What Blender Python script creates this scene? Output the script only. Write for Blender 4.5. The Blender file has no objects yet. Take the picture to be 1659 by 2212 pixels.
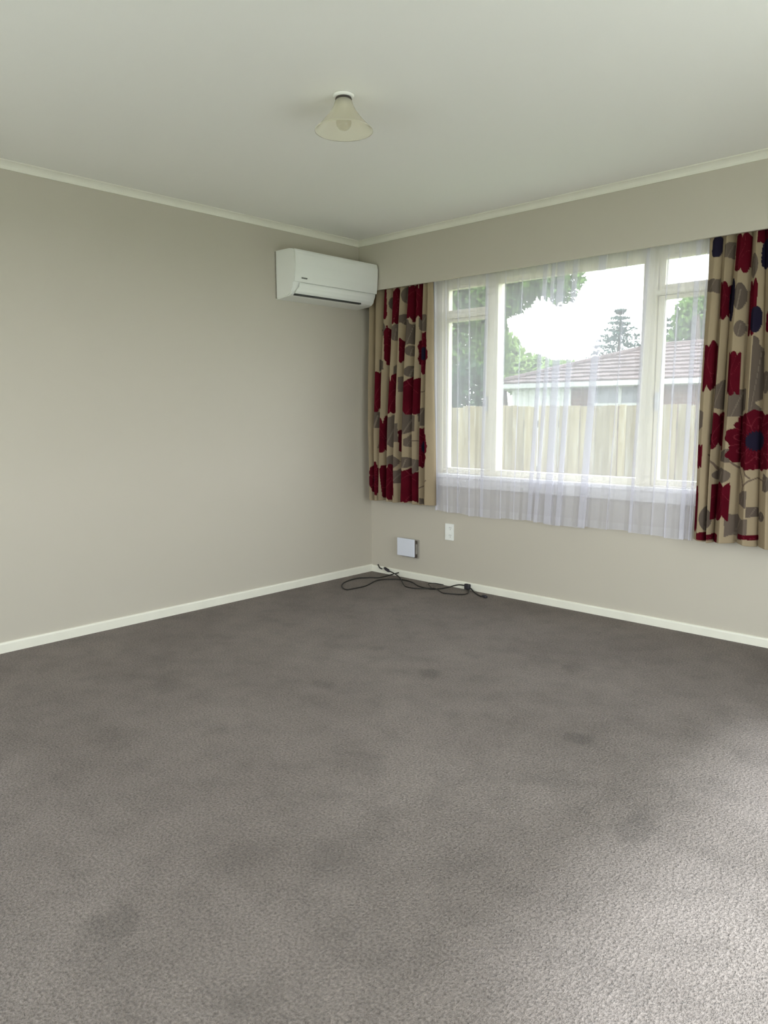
import bpy, bmesh, math, random
import numpy as np
from mathutils import Vector, Matrix

random.seed(7)
RNG = np.random.default_rng(11)
SC = bpy.context.scene
COL = SC.collection
PI = math.pi

# ------------------------------------------------------------------ camera
CAM_POS = (3.91516, -4.02413, 1.19304)
CAM_YAW, CAM_PITCH, CAM_ROLL, CAM_F = -0.754833, 0.1313, -0.004485, 1617.4   # focal length in pixels of 2212 px height
cam_data = bpy.data.cameras.new('camera')
cam = bpy.data.objects.new('camera', cam_data)
COL.objects.link(cam)
fw = Vector((math.sin(CAM_YAW) * math.cos(CAM_PITCH), math.cos(CAM_YAW) * math.cos(CAM_PITCH), -math.sin(CAM_PITCH)))
rt = Vector((math.cos(CAM_YAW), -math.sin(CAM_YAW), 0))
up = rt.cross(fw)
r2 = rt * math.cos(CAM_ROLL) + up * math.sin(CAM_ROLL)
u2 = -rt * math.sin(CAM_ROLL) + up * math.cos(CAM_ROLL)
m = Matrix((r2, u2, -fw)).transposed().to_4x4()
m.translation = Vector(CAM_POS)
cam.matrix_world = m
cam_data.sensor_fit = 'VERTICAL'
cam_data.sensor_height = 36.0
cam_data.lens = CAM_F / 2212 * 36.0
cam_data.clip_start = 0.05
SC.camera = cam

# ------------------------------------------------------------------ bright hazy sky, sun, portals, exposure
SKY_LEVEL = 6.6
w = bpy.data.worlds.new('world')
SC.world = w
w.use_nodes = True
nt = w.node_tree
nt.nodes.clear()
wo = nt.nodes.new('ShaderNodeOutputWorld')
wb = nt.nodes.new('ShaderNodeBackground')
wc = nt.nodes.new('ShaderNodeTexCoord')
ws = nt.nodes.new('ShaderNodeSeparateXYZ')
wr = nt.nodes.new('ShaderNodeValToRGB')
wr.color_ramp.elements[0].position = 0.0
wr.color_ramp.elements[0].color = (0.97, 0.99, 1.0, 1)
wr.color_ramp.elements[1].position = 1.0
wr.color_ramp.elements[1].color = (0.80, 0.89, 1.0, 1)
nt.links.new(wc.outputs['Generated'], ws.inputs[0])
nt.links.new(ws.outputs['Z'], wr.inputs[0])
nt.links.new(wr.outputs[0], wb.inputs[0])
wb.inputs[1].default_value = SKY_LEVEL
nt.links.new(wb.outputs[0], wo.inputs[0])

# hazy sun on the glass-door side: it lights the carpet just inside that door
sun_data = bpy.data.lights.new('sun', 'SUN')
sun_data.energy = 5.8
sun_data.angle = math.radians(9)
sun_data.color = (0.84, 0.90, 1.0)
sun = bpy.data.objects.new('sun', sun_data)
COL.objects.link(sun)
sun.location = (12, -2, 12)
sun.rotation_euler = Vector((-0.50, 0.07, -0.87)).to_track_quat('-Z', 'Y').to_euler()

def portal(name, loc, direction, sx, sy):
    d = bpy.data.lights.new(name, 'AREA')
    d.shape = 'RECTANGLE'
    d.size, d.size_y = sx, sy
    d.cycles.is_portal = True
    o = bpy.data.objects.new(name, d)
    COL.objects.link(o)
    o.location = loc
    o.rotation_euler = Vector(direction).to_track_quat('-Z', 'Y').to_euler()

# daylight portals in the two openings (they emit nothing, they only guide the sky sampling)
portal('window_portal', (1.585, 0.13, 1.46), (0, -1, 0), 1.95, 1.36)
portal('glass_door_portal', (4.34, -2.06, 1.03), (-1, 0, 0), 2.1, 2.1)
portal('added_window_portal', (2.2, -5.03, 1.33), (0, 1, 0), 3.2, 1.6)

SC.view_settings.view_transform = 'Standard'
SC.view_settings.look = 'None'
SC.view_settings.gamma = 1.0
SC.view_settings.exposure = 0.2
SC.view_settings.use_curve_mapping = False
SC.cycles.transparent_max_bounces = 24
SC.cycles.diffuse_bounces = 6

# ------------------------------------------------------------------ materials
def srgb(r, g, b):
    f = lambda c: (c / 255 / 12.92) if c / 255 <= 0.04045 else ((c / 255 + 0.055) / 1.055) ** 2.4
    return (f(r), f(g), f(b), 1.0)

class NT:
    """small helper around a node tree"""
    def __init__(self, name):
        self.mat = bpy.data.materials.new(name)
        self.mat.use_nodes = True
        self.t = self.mat.node_tree
        self.t.nodes.clear()
        self.out = self.t.nodes.new('ShaderNodeOutputMaterial')
    def n(self, kind, **kw):
        nd = self.t.nodes.new(kind)
        for k, v in kw.items():
            if k in nd.inputs:
                nd.inputs[k].default_value = v
            else:
                setattr(nd, k, v)
        return nd
    def l(self, a, b):
        self.t.links.new(a, b)
    def coord(self):
        return self.n('ShaderNodeTexCoord').outputs['Object']
    def noise(self, scale, detail=3.0, rough=0.5, vec=None):
        nd = self.n('ShaderNodeTexNoise')
        nd.inputs['Scale'].default_value = scale
        nd.inputs['Detail'].default_value = detail
        nd.inputs['Roughness'].default_value = rough
        self.l(vec if vec is not None else self.coord(), nd.inputs['Vector'])
        return nd.outputs['Fac']
    def ramp(self, fac, stops):
        nd = self.n('ShaderNodeValToRGB')
        els = nd.color_ramp.elements
        while len(els) < len(stops):
            els.new(0.5)
        for e, (p, c) in zip(els, stops):
            e.position = p
            e.color = c
        self.l(fac, nd.inputs[0])
        return nd.outputs[0]
    def mixc(self, fac, a, b, blend='MIX'):
        nd = self.n('ShaderNodeMix', data_type='RGBA', blend_type=blend)
        for s, v in ((nd.inputs[0], fac), (nd.inputs[6], a), (nd.inputs[7], b)):
            if hasattr(v, 'is_linked'):
                self.l(v, s)
            else:
                s.default_value = v
        return nd.outputs[2]
    def bump(self, h, strength, dist):
        nd = self.n('ShaderNodeBump')
        nd.inputs['Strength'].default_value = strength
        nd.inputs['Distance'].default_value = dist
        self.l(h, nd.inputs['Height'])
        return nd.outputs['Normal']
    def principled(self, color, rough=0.5, normal=None, **kw):
        p = self.n('ShaderNodeBsdfPrincipled')
        if hasattr(color, 'is_linked'):
            self.l(color, p.inputs['Base Color'])
        else:
            p.inputs['Base Color'].default_value = color
        p.inputs['Roughness'].default_value = rough
        for k, v in kw.items():
            p.inputs[k].default_value = v
        if normal is not None:
            self.l(normal, p.inputs['Normal'])
        self.l(p.outputs[0], self.out.inputs[0])
        return p

def plain(name, color, rough=0.5, var=0.06, scale=6.0, bump=0.0, bscale=60.0, **kw):
    t = NT(name)
    c2 = tuple(x * (1 - var) for x in color[:3]) + (1,)
    c = t.ramp(t.noise(scale), [(0.3, color), (0.75, c2)])
    nrm = t.bump(t.noise(bscale, 4.0), bump, 0.002) if bump else None
    t.principled(c, rough, nrm, **kw)
    return t.mat

M = {}
M['wall'] = plain('painted_wallboard', (0.545, 0.500, 0.428, 1), 0.6, 0.02, 1.3, 0.10, 260)
M['ceiling'] = plain('painted_ceiling', (0.88, 0.865, 0.82, 1), 0.8, 0.015, 1.0, 0.08, 200)
M['trim'] = plain('cream_gloss_paint', (0.86, 0.835, 0.74, 1), 0.35, 0.05, 9.0, 0.06, 40)
M['frame'] = plain('cream_window_paint', (0.78, 0.73, 0.55, 1), 0.4, 0.06, 7.0, 0.05, 40)
M['sill'] = plain('white_sill_paint', (0.84, 0.82, 0.80, 1), 0.3, 0.04, 7.0)
M['white_plastic'] = plain('white_plastic', (0.88, 0.885, 0.86, 1), 0.35, 0.01, 3.0)
M['cool_plastic'] = plain('cool_white_plastic', (0.74, 0.76, 0.86, 1), 0.3, 0.01, 3.0)
M['beige_plastic'] = plain('aged_grey_plastic', (0.36, 0.33, 0.29, 1), 0.5, 0.25, 40.0)
M['brown_recess'] = plain('brown_recess', (0.10, 0.075, 0.06, 1), 0.7, 0.3, 40.0)
M['dark_gap'] = plain('dark_slot', (0.05, 0.05, 0.05, 1), 0.6, 0.1, 20.0)
M['grey_print'] = plain('grey_print', (0.16, 0.16, 0.15, 1), 0.5, 0.1, 20.0)
M['cord'] = plain('black_cord_rubber', (0.018, 0.015, 0.013, 1), 0.55, 0.2, 60.0)
M['plug'] = plain('dark_plug_plastic', (0.03, 0.026, 0.034, 1), 0.45, 0.2, 60.0)
M['brass'] = plain('brass_pin', (0.6, 0.45, 0.2, 1), 0.3, 0.1, 60.0, Metallic=1.0)
M['lamp_dark'] = plain('brown_gallery', (0.06, 0.045, 0.035, 1), 0.4, 0.1, 30.0)
M['steel'] = plain('curtain_track_metal', (0.6, 0.6, 0.58, 1), 0.4, 0.05, 10.0)

def glass_mat(name, tint, gloss_rough=0.0):
    t = NT(name)
    fr = t.n('ShaderNodeFresnel', IOR=1.5)
    tr = t.n('ShaderNodeBsdfTransparent', Color=tint)
    gl = t.n('ShaderNodeBsdfGlossy', Roughness=gloss_rough)
    mx = t.n('ShaderNodeMixShader')
    ge = t.n('ShaderNodeNewGeometry')          # reflect on the outer face of the sheet only
    fm = t.n('ShaderNodeMath', operation='MULTIPLY_ADD')
    t.l(ge.outputs['Backfacing'], fm.inputs[0]); fm.inputs[1].default_value = -1.0; fm.inputs[2].default_value = 1.0
    fq = t.n('ShaderNodeMath', operation='MULTIPLY')
    t.l(fr.outputs[0], fq.inputs[0]); t.l(fm.outputs[0], fq.inputs[1])
    t.l(fq.outputs[0], mx.inputs[0]); t.l(tr.outputs[0], mx.inputs[1]); t.l(gl.outputs[0], mx.inputs[2])
    t.l(mx.outputs[0], t.out.inputs[0])
    return t.mat
M['bulb_glass'] = glass_mat('bulb_glass', (0.90, 0.89, 0.85, 1), 0.03)
M['glass'] = glass_mat('window_glass', (0.96, 0.98, 0.97, 1))

def carpet_mat():
    t = NT('grey_brown_cut_pile_carpet')
    co = t.coord()
    big = t.noise(1.6, 4.0, 0.6, co)
    mid = t.noise(7.0, 4.0, 0.6, co)
    tuft = t.noise(135.0, 2.0, 0.6, co)
    mp = t.n('ShaderNodeMapping')
    mp.inputs['Scale'].default_value = (1.0, 0.45, 1.0)
    mp.inputs['Rotation'].default_value = (0, 0, 0.6)
    t.l(co, mp.inputs[0])
    swirl = t.noise(75.0, 3.0, 0.7, mp.outputs[0])
    base = t.ramp(big, [(0.30, (0.180, 0.152, 0.135, 1)), (0.72, (0.238, 0.203, 0.182, 1))])
    lay = t.ramp(mid, [(0.28, (0.84, 0.84, 0.84, 1)), (0.5, (1, 1, 1, 1)), (0.75, (1.08, 1.08, 1.08, 1))])
    c = t.mixc(1.0, base, lay, 'MULTIPLY')
    tc = t.ramp(tuft, [(0.28, (0.52, 0.50, 0.49, 1)), (0.70, (1.32, 1.32, 1.32, 1))])
    c = t.mixc(0.85, c, tc, 'MULTIPLY')
    # worn and stained spots
    for (x, y, r, k) in ((2.335, -3.288, 0.075, 0.72), (1.536, -1.887, 0.06, 0.7), (2.187, -2.307, 0.10, 0.78),
                         (1.78, -1.45, 0.055, 0.72), (1.35, -1.35, 0.05, 0.75), (2.75, -1.95, 0.09, 0.78), (2.63, -1.62, 0.05, 0.72),
                         (1.05, -2.35, 0.10, 0.82), (2.55, -2.75, 0.12, 0.84), (3.05, -2.05, 0.07, 0.74), (2.25, -0.95, 0.06, 0.78)):
        vm = t.n('ShaderNodeVectorMath', operation='DISTANCE')
        t.l(co, vm.inputs[0]); vm.inputs[1].default_value = (x, y, 0)
        ad = t.n('ShaderNodeMath', operation='MULTIPLY_ADD')
        t.l(mid, ad.inputs[0]); ad.inputs[1].default_value = r * 1.6; t.l(vm.outputs['Value'], ad.inputs[2])
        mr = t.n('ShaderNodeMapRange', interpolation_type='SMOOTHSTEP')
        t.l(ad.outputs[0], mr.inputs[0])
        mr.inputs[1].default_value = r * 1.2; mr.inputs[2].default_value = r * 2.1
        mr.inputs[3].default_value = 0.35 + 0.65 * k; mr.inputs[4].default_value = 1.0
        c = t.mixc(1.0, c, mr.outputs[0], 'MULTIPLY')
    hs = t.n('ShaderNodeMath', operation='ADD')
    t.l(tuft, hs.inputs[0]); t.l(swirl, hs.inputs[1])
    nrm = t.bump(hs.outputs[0], 0.9, 0.010)
    t.principled(c, 1.0, nrm, **{'Specular IOR Level': 0.1, 'Sheen Weight': 0.06, 'Sheen Roughness': 0.5})
    return t.mat
M['carpet'] = carpet_mat()

def print_mat():
    t = NT('floral_printed_cotton')
    at = t.n('ShaderNodeAttribute', attribute_name='print')
    weave = t.noise(900.0, 1.0)
    c = t.mixc(0.25, at.outputs['Color'], t.ramp(weave, [(0.3, (0.7, 0.7, 0.7, 1)), (0.7, (1.15, 1.15, 1.15, 1))]), 'MULTIPLY')
    nrm = t.bump(t.noise(45.0, 3.0), 0.25, 0.004)
    d = t.n('ShaderNodeBsdfDiffuse'); t.l(c, d.inputs[0]); t.l(nrm, d.inputs['Normal'])
    tl = t.n('ShaderNodeBsdfTranslucent'); t.l(c, tl.inputs[0])
    mx = t.n('ShaderNodeMixShader'); mx.inputs[0].default_value = 0.12
    t.l(d.outputs[0], mx.inputs[1]); t.l(tl.outputs[0], mx.inputs[2])
    t.l(mx.outputs[0], t.out.inputs[0])
    return t.mat
M['floral'] = print_mat()

SHEER_ALPHA = 0.45
def sheer_mat():
    t = NT('white_voile')
    d = t.n('ShaderNodeBsdfDiffuse', Color=(0.76, 0.745, 0.83, 1))
    tl = t.n('ShaderNodeBsdfTranslucent', Color=(0.74, 0.73, 0.78, 1))
    m1 = t.n('ShaderNodeMixShader'); m1.inputs[0].default_value = 0.17
    t.l(d.outputs[0], m1.inputs[1]); t.l(tl.outputs[0], m1.inputs[2])
    tr = t.n('ShaderNodeBsdfTransparent')
    # threads close up where the cloth is seen edge-on
    lw = t.n('ShaderNodeLayerWeight', Blend=0.25)
    at = t.n('ShaderNodeAttribute', attribute_name='hem')
    mr = t.n('ShaderNodeMapRange')
    t.l(lw.outputs['Facing'], mr.inputs[0])
    mr.inputs[1].default_value = 0.0; mr.inputs[2].default_value = 1.0
    mr.inputs[3].default_value = SHEER_ALPHA; mr.inputs[4].default_value = SHEER_ALPHA + 0.28
    mxm = t.n('ShaderNodeMath', operation='MAXIMUM')
    t.l(mr.outputs[0], mxm.inputs[0]); t.l(at.outputs['Fac'], mxm.inputs[1])
    m2 = t.n('ShaderNodeMixShader')
    t.l(mxm.outputs[0], m2.inputs[0]); t.l(tr.outputs[0], m2.inputs[1]); t.l(m1.outputs[0], m2.inputs[2])
    t.l(m2.outputs[0], t.out.inputs[0])
    return t.mat
M['sheer'] = sheer_mat()

def shade_mat():
    t = NT('frosted_cream_glass')
    d = t.n('ShaderNodeBsdfDiffuse', Color=(0.95, 0.92, 0.82, 1))
    tl = t.n('ShaderNodeBsdfTranslucent', Color=(0.97, 0.95, 0.87, 1))
    gl = t.n('ShaderNodeBsdfGlossy', Roughness=0.12)
    tr = t.n('ShaderNodeBsdfTransparent', Color=(0.95, 0.94, 0.88, 1))
    a = t.n('ShaderNodeMixShader'); a.inputs[0].default_value = 0.5
    t.l(d.outputs[0], a.inputs[1]); t.l(tl.outputs[0], a.inputs[2])
    b = t.n('ShaderNodeMixShader'); b.inputs[0].default_value = 0.55
    t.l(a.outputs[0], b.inputs[1]); t.l(tr.outputs[0], b.inputs[2])
    fr = t.n('ShaderNodeFresnel', IOR=1.45)
    c = t.n('ShaderNodeMixShader')
    ge = t.n('ShaderNodeNewGeometry')
    fm = t.n('ShaderNodeMath', operation='MULTIPLY_ADD')
    t.l(ge.outputs['Backfacing'], fm.inputs[0]); fm.inputs[1].default_value = -1.0; fm.inputs[2].default_value = 1.0
    fq = t.n('ShaderNodeMath', operation='MULTIPLY')
    t.l(fr.outputs[0], fq.inputs[0]); t.l(fm.outputs[0], fq.inputs[1])
    t.l(fq.outputs[0], c.inputs[0]); t.l(b.outputs[0], c.inputs[1]); t.l(gl.outputs[0], c.inputs[2])
    t.l(c.outputs[0], t.out.inputs[0])
    return t.mat
M['shade'] = shade_mat()

def leaf_mat(name, a, b):
    t = NT(name)
    g = t.n('ShaderNodeNewGeometry')
    c = t.ramp(g.outputs['Random Per Island'], [(0.0, a), (1.0, b)])
    d = t.n('ShaderNodeBsdfDiffuse'); t.l(c, d.inputs[0])
    tl = t.n('ShaderNodeBsdfTranslucent'); t.l(c, tl.inputs[0])
    mx = t.n('ShaderNodeMixShader'); mx.inputs[0].default_value = 0.35
    t.l(d.outputs[0], mx.inputs[1]); t.l(tl.outputs[0], mx.inputs[2])
    t.l(mx.outputs[0], t.out.inputs[0])
    return t.mat
M['leaf_dark'] = leaf_mat('dark_evergreen_leaves', (0.025, 0.050, 0.030, 1), (0.060, 0.105, 0.050, 1))
M['leaf_mid'] = leaf_mat('mid_green_leaves', (0.060, 0.115, 0.040, 1), (0.170, 0.270, 0.080, 1))
M['leaf_light'] = leaf_mat('light_green_leaves', (0.110, 0.180, 0.050, 1), (0.280, 0.370, 0.130, 1))
M['needle'] = leaf_mat('blue_green_needles', (0.030, 0.060, 0.055, 1), (0.070, 0.115, 0.095, 1))
M['bark'] = plain('bark', (0.10, 0.075, 0.055, 1), 0.9, 0.4, 12.0, 0.5, 30)
M['grass'] = plain('mown_grass', (0.115, 0.165, 0.055, 1), 0.95, 0.4, 3.0, 0.4, 80)
M['concrete'] = plain('bounce_concrete', (0.58, 0.57, 0.52, 1), 0.9, 0.15, 3.0, 0.2, 60)
M['roof_tile'] = plain('faded_pink_roof_tile', (0.125, 0.085, 0.078, 1), 0.85, 0.45, 3.0, 0.3, 30)
M['gutter'] = plain('white_gutter_paint', (0.55, 0.55, 0.55, 1), 0.4, 0.05, 5.0)
M['soffit'] = plain('soffit_board', (0.30, 0.28, 0.26, 1), 0.7, 0.1, 5.0)
M['dark_glass'] = plain('dark_house_glass', (0.10, 0.12, 0.14, 1), 0.1, 0.2, 2.0)
M['weatherboard'] = plain('white_weatherboard', (0.72, 0.72, 0.73, 1), 0.5, 0.05, 4.0)

def brick_mat():
    t = NT('red_brown_brick')
    co = t.coord()
    mp = t.n('ShaderNodeMapping'); mp.inputs['Rotation'].default_value = (PI / 2, 0, 0)
    t.l(co, mp.inputs[0])
    b = t.n('ShaderNodeTexBrick', Scale=1.0)
    b.inputs['Color1'].default_value = (0.17, 0.085, 0.06, 1)
    b.inputs['Color2'].default_value = (0.13, 0.07, 0.05, 1)
    b.inputs['Mortar'].default_value = (0.20, 0.18, 0.16, 1)
    b.inputs['Mortar Size'].default_value = 0.006
    b.inputs['Brick Width'].default_value = 0.24
    b.inputs['Row Height'].default_value = 0.086
    t.l(mp.outputs[0], b.inputs['Vector'])
    t.principled(b.outputs['Color'], 0.9, t.bump(b.outputs['Fac'], -0.5, 0.01))
    return t.mat
M['brick'] = brick_mat()

def paling_mat():
    t = NT('weathered_fence_timber')
    co = t.coord()
    oi = t.n('ShaderNodeObjectInfo')
    off = t.n('ShaderNodeVectorMath', operation='SCALE'); off.inputs[0].default_value = (40, 23, 61)
    t.l(oi.outputs['Random'], off.inputs['Scale'])
    ad = t.n('ShaderNodeVectorMath', operation='ADD'); t.l(co, ad.inputs[0]); t.l(off.outputs[0], ad.inputs[1])
    mp = t.n('ShaderNodeMapping'); mp.inputs['Scale'].default_value = (14.0, 14.0, 1.6)
    t.l(ad.outputs[0], mp.inputs[0])
    g = t.noise(1.0, 4.0, 0.6, mp.outputs[0])
    c = t.ramp(g, [(0.30, (0.125, 0.096, 0.040, 1)), (0.52, (0.195, 0.158, 0.085, 1)), (0.72, (0.27, 0.25, 0.20, 1))])
    tone = t.ramp(oi.outputs['Random'], [(0.0, (0.78, 0.78, 0.80, 1)), (1.0, (1.1, 1.08, 1.0, 1))])
    c = t.mixc(1.0, c, tone, 'MULTIPLY')
    t.principled(c, 0.9, t.bump(g, 0.4, 0.004))
    return t.mat
M['paling'] = paling_mat()

# ------------------------------------------------------------------ geometry helpers
def box(bm, x0, x1, y0, y1, z0, z1, bev=0.0):
    vs = [bm.verts.new((x, y, z)) for x in (x0, x1) for y in (y0, y1) for z in (z0, z1)]
    fs = []
    for q in ((0, 1, 3, 2), (4, 6, 7, 5), (0, 4, 5, 1), (2, 3, 7, 6), (0, 2, 6, 4), (1, 5, 7, 3)):
        fs.append(bm.faces.new([vs[i] for i in q]))
    if bev:
        es = {e for f in fs for e in f.edges}
        bmesh.ops.bevel(bm, geom=list(es), offset=bev, segments=2, affect='EDGES', profile=0.6)

def link(name, bm, mat, parent=None, smooth=False):
    bmesh.ops.recalc_face_normals(bm, faces=bm.faces[:])
    me = bpy.data.meshes.new(name)
    bm.to_mesh(me)
    bm.free()
    return link_mesh(name, me, mat, parent, smooth)

def link_mesh(name, me, mat, parent=None, smooth=False):
    if mat is not None and not me.materials:
        me.materials.append(mat)
    if smooth:
        me.polygons.foreach_set('use_smooth', [True] * len(me.polygons))
    o = bpy.data.objects.new(name, me)
    COL.objects.link(o)
    if parent is not None:
        o.parent = parent
    return o

def tag(o, label=None, cat=None, group=None, kind=None):
    if label: o['label'] = label
    if cat: o['category'] = cat
    if group: o['group'] = group
    if kind: o['kind'] = kind
    return o

def thing(name, label, cat, loc=(0, 0, 0), group=None, kind=None):
    o = bpy.data.objects.new(name, None)
    o.empty_display_size = 0.1
    COL.objects.link(o)
    o.location = loc
    return tag(o, label, cat, group, kind)

def boxes(name, mat, parent, lst, bev=0.0):
    bm = bmesh.new()
    for b in lst:
        box(bm, *b, bev=bev)
    return link(name, bm, mat, parent)

def lathe(bm, prof, seg=48, centre=(0, 0, 0), closed=False):
    rings = []
    for r, z in prof:
        rings.append([bm.verts.new((centre[0] + max(r, 1e-4) * math.cos(2 * PI * k / seg), centre[1] + max(r, 1e-4) * math.sin(2 * PI * k / seg), centre[2] + z)) for k in range(seg)])
    pairs = list(zip(rings[:-1], rings[1:]))
    if closed:
        pairs.append((rings[-1], rings[0]))
    for a, b in pairs:
        for k in range(seg):
            bm.faces.new((a[k], a[(k + 1) % seg], b[(k + 1) % seg], b[k]))

def extrude_profile(bm, prof, axis, a, b):
    """closed polygon prof of (u, z) swept along 'x' or 'y' from a to b"""
    def P(u, z, s):
        return (u, s, z) if axis == 'y' else (s, u, z)
    va = [bm.verts.new(P(u, z, a)) for u, z in prof]
    vb = [bm.verts.new(P(u, z, b)) for u, z in prof]
    n = len(prof)
    for i in range(n):
        bm.faces.new((va[i], va[(i + 1) % n], vb[(i + 1) % n], vb[i]))
    bm.faces.new(va)
    bm.faces.new(vb)

def catmull(pts, sub=8):
    pts = [Vector(p) for p in pts]
    out = []
    n = len(pts)
    for i in range(n - 1):
        p0, p1, p2, p3 = pts[max(i - 1, 0)], pts[i], pts[i + 1], pts[min(i + 2, n - 1)]
        for k in range(sub):
            t = k / sub
            out.append(0.5 * ((2 * p1) + (p2 - p0) * t + (2 * p0 - 5 * p1 + 4 * p2 - p3) * t * t + (3 * p1 - p0 - 3 * p2 + p3) * t ** 3))
    out.append(pts[-1])
    return out

def tube(bm, pts, rad, seg=8):
    pts = [Vector(p) for p in pts]
    if not hasattr(rad, '__len__'):
        rad = [rad] * len(pts)
    rings = []
    for i, p in enumerate(pts):
        d = (pts[min(i + 1, len(pts) - 1)] - pts[max(i - 1, 0)]).normalized()
        ref = Vector((0, 0, 1)) if abs(d.z) < 0.9 else Vector((1, 0, 0))
        a = d.cross(ref).normalized()
        b = a.cross(d).normalized()
        rings.append([bm.verts.new(p + (a * math.cos(2 * PI * k / seg) + b * math.sin(2 * PI * k / seg)) * rad[i]) for k in range(seg)])
    for a, b in zip(rings[:-1], rings[1:]):
        for k in range(seg):
            bm.faces.new((a[k], a[(k + 1) % seg], b[(k + 1) % seg], b[k]))
    bm.faces.new(rings[0])
    bm.faces.new(rings[-1])

# ------------------------------------------------------------------ room shell
XR, YB, H = 4.20, -4.9, 2.40
PEL = 0.114          # how far the boxed pelmet stands off the window wall
PEL_Z = 2.047        # its lower edge
WX0, WX1, WZ0, WZ1 = 0.615, 2.555, 0.745, 2.14     # window opening
DY0, DY1, DZ1 = -3.05, -1.08, 2.05                 # glass door opening in the right wall

BX0, BX1, BZ0, BZ1 = 0.65, 3.75, 0.60, 2.08         # opening for the added rear window, behind the camera

def struct(o, label, cat):
    return tag(o, label, cat, kind='structure')

# floor: carpet on a slab
struct(boxes('floor', M['carpet'], None, [(-0.1, XR + 0.1, YB - 0.1, 0.1, -0.15, 0.0)]), 'grey-brown cut-pile carpet covering the whole floor, worn and spotted', 'floor')
struct(boxes('ceiling', M['ceiling'], None, [(-0.1, XR + 0.1, YB - 0.1, 0.1, H, H + 0.2)]), 'plain pale off-white ceiling', 'ceiling')
struct(boxes('wall_left', M['wall'], None, [(-0.1, 0, YB - 0.1, 0.1, 0, H)]), 'bare beige wall carrying the white heat pump', 'wall')
struct(boxes('wall_window', M['wall'], None, [(0, WX0, 0, 0.1, 0, H), (WX1, XR, 0, 0.1, 0, H), (WX0, WX1, 0, 0.1, 0, WZ0), (WX0, WX1, 0, 0.1, WZ1, H)]), 'beige wall with the curtained window', 'wall')
struct(boxes('wall_right', M['wall'], None, [(XR, XR + 0.1, YB - 0.1, DY0, 0, H), (XR, XR + 0.1, DY1, 0.1, 0, H), (XR, XR + 0.1, DY0, DY1, DZ1, H)]), 'beige wall with the glass door, outside the frame', 'wall')
struct(boxes('wall_back', M['wall'], None, [(0, BX0, YB - 0.1, YB, 0, H), (BX1, XR, YB - 0.1, YB, 0, H), (BX0, BX1, YB - 0.1, YB, 0, BZ0), (BX0, BX1, YB - 0.1, YB, BZ1, H)]), 'beige wall with an added window, behind the camera', 'wall')
struct(boxes('trim_1', M['wall'], None, [(0.0005, XR, -PEL, -PEL + 0.018, PEL_Z, H - 0.0005)]), 'beige boxed pelmet hanging from the ceiling above the curtains', 'pelmet')

# scotia cornices
def cornice(name, label, axis, sgn, off, a, b):
    c = 0.037
    pr = [(0, 0), (0, -c), (0.005, -c)]
    for k in range(7):
        t = k / 6 * PI / 2
        pr.append((0.005 + (c - 0.005) * (1 - math.cos(t)) , -c + 0.0 + (c - 0.005) * math.sin(t)))
    pr += [(c, -0.004), (c, 0)]
    prof = [(off + sgn * u, H - 0.0005 + z) for u, z in pr]
    bm = bmesh.new()
    extrude_profile(bm, prof, axis, a, b)
    return struct(link(name, bm, M['trim']), label, 'cornice')
cornice('trim_2', 'cream scotia cornice along the top of the left wall', 'y', 1, 0.0005, YB, -PEL)
cornice('trim_3', 'cream scotia cornice along the top of the pelmet', 'x', -1, -PEL, 0.0005, XR)

def skirting(name, label, axis, sgn, a, b, h=0.054):
    pr = [(0.0004, 0.0005), (0.0125, 0.0005), (0.0125, h - 0.010), (0.0115, h - 0.005), (0.008, h - 0.001), (0.0004, h)]
    bm = bmesh.new()
    extrude_profile(bm, [(sgn * u, z) for u, z in pr], axis, a, b)
    return struct(link(name, bm, M['trim']), label, 'skirting')
skirting('baseboard_left', 'low cream skirting board along the left wall', 'y', 1, YB, -0.0005)
skirting('baseboard_window', 'low cream skirting board under the window', 'x', -1, 0.0130, XR, 0.050)

# ------------------------------------------------------------------ window_1 : two casements with fanlights and a fixed middle light
win = thing('window_1', 'wide cream timber window behind the net curtain, fixed centre pane between two casements', 'window', (0, 0, 0), kind='structure')
fy0, fy1 = 0.022, 0.098
JW = 0.045
boxes('jamb', M['frame'], win, [(WX0, WX0 + JW, fy0, fy1, WZ0 + 0.035, WZ1)], 0.002)
boxes('jamb', M['frame'], win, [(WX1 - JW, WX1, fy0, fy1, WZ0 + 0.035, WZ1)], 0.002)
boxes('head', M['frame'], win, [(WX0 + JW, WX1 - JW, fy0, fy1, WZ1 - 0.110, WZ1)], 0.002)
boxes('mullion', M['frame'], win, [(1.042, 1.108, fy0, fy1, WZ0 + 0.035, WZ1 - 0.110)], 0.003)
boxes('mullion', M['frame'], win, [(2.062, 2.140, fy0, fy1, WZ0 + 0.035, WZ1 - 0.110)], 0.003)
boxes('bottom_rail', M['frame'], win, [(1.108, 2.062, fy0 + 0.01, fy1, WZ0 + 0.035, WZ0 + 0.075)], 0.002)
boxes('transom', M['frame'], win, [(WX0 + JW, 1.042, fy0, fy1, 1.818, 1.848)], 0.003)
boxes('transom', M['frame'], win, [(2.140, WX1 - JW, fy0, fy1, 1.818, 1.848)], 0.003)
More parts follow.
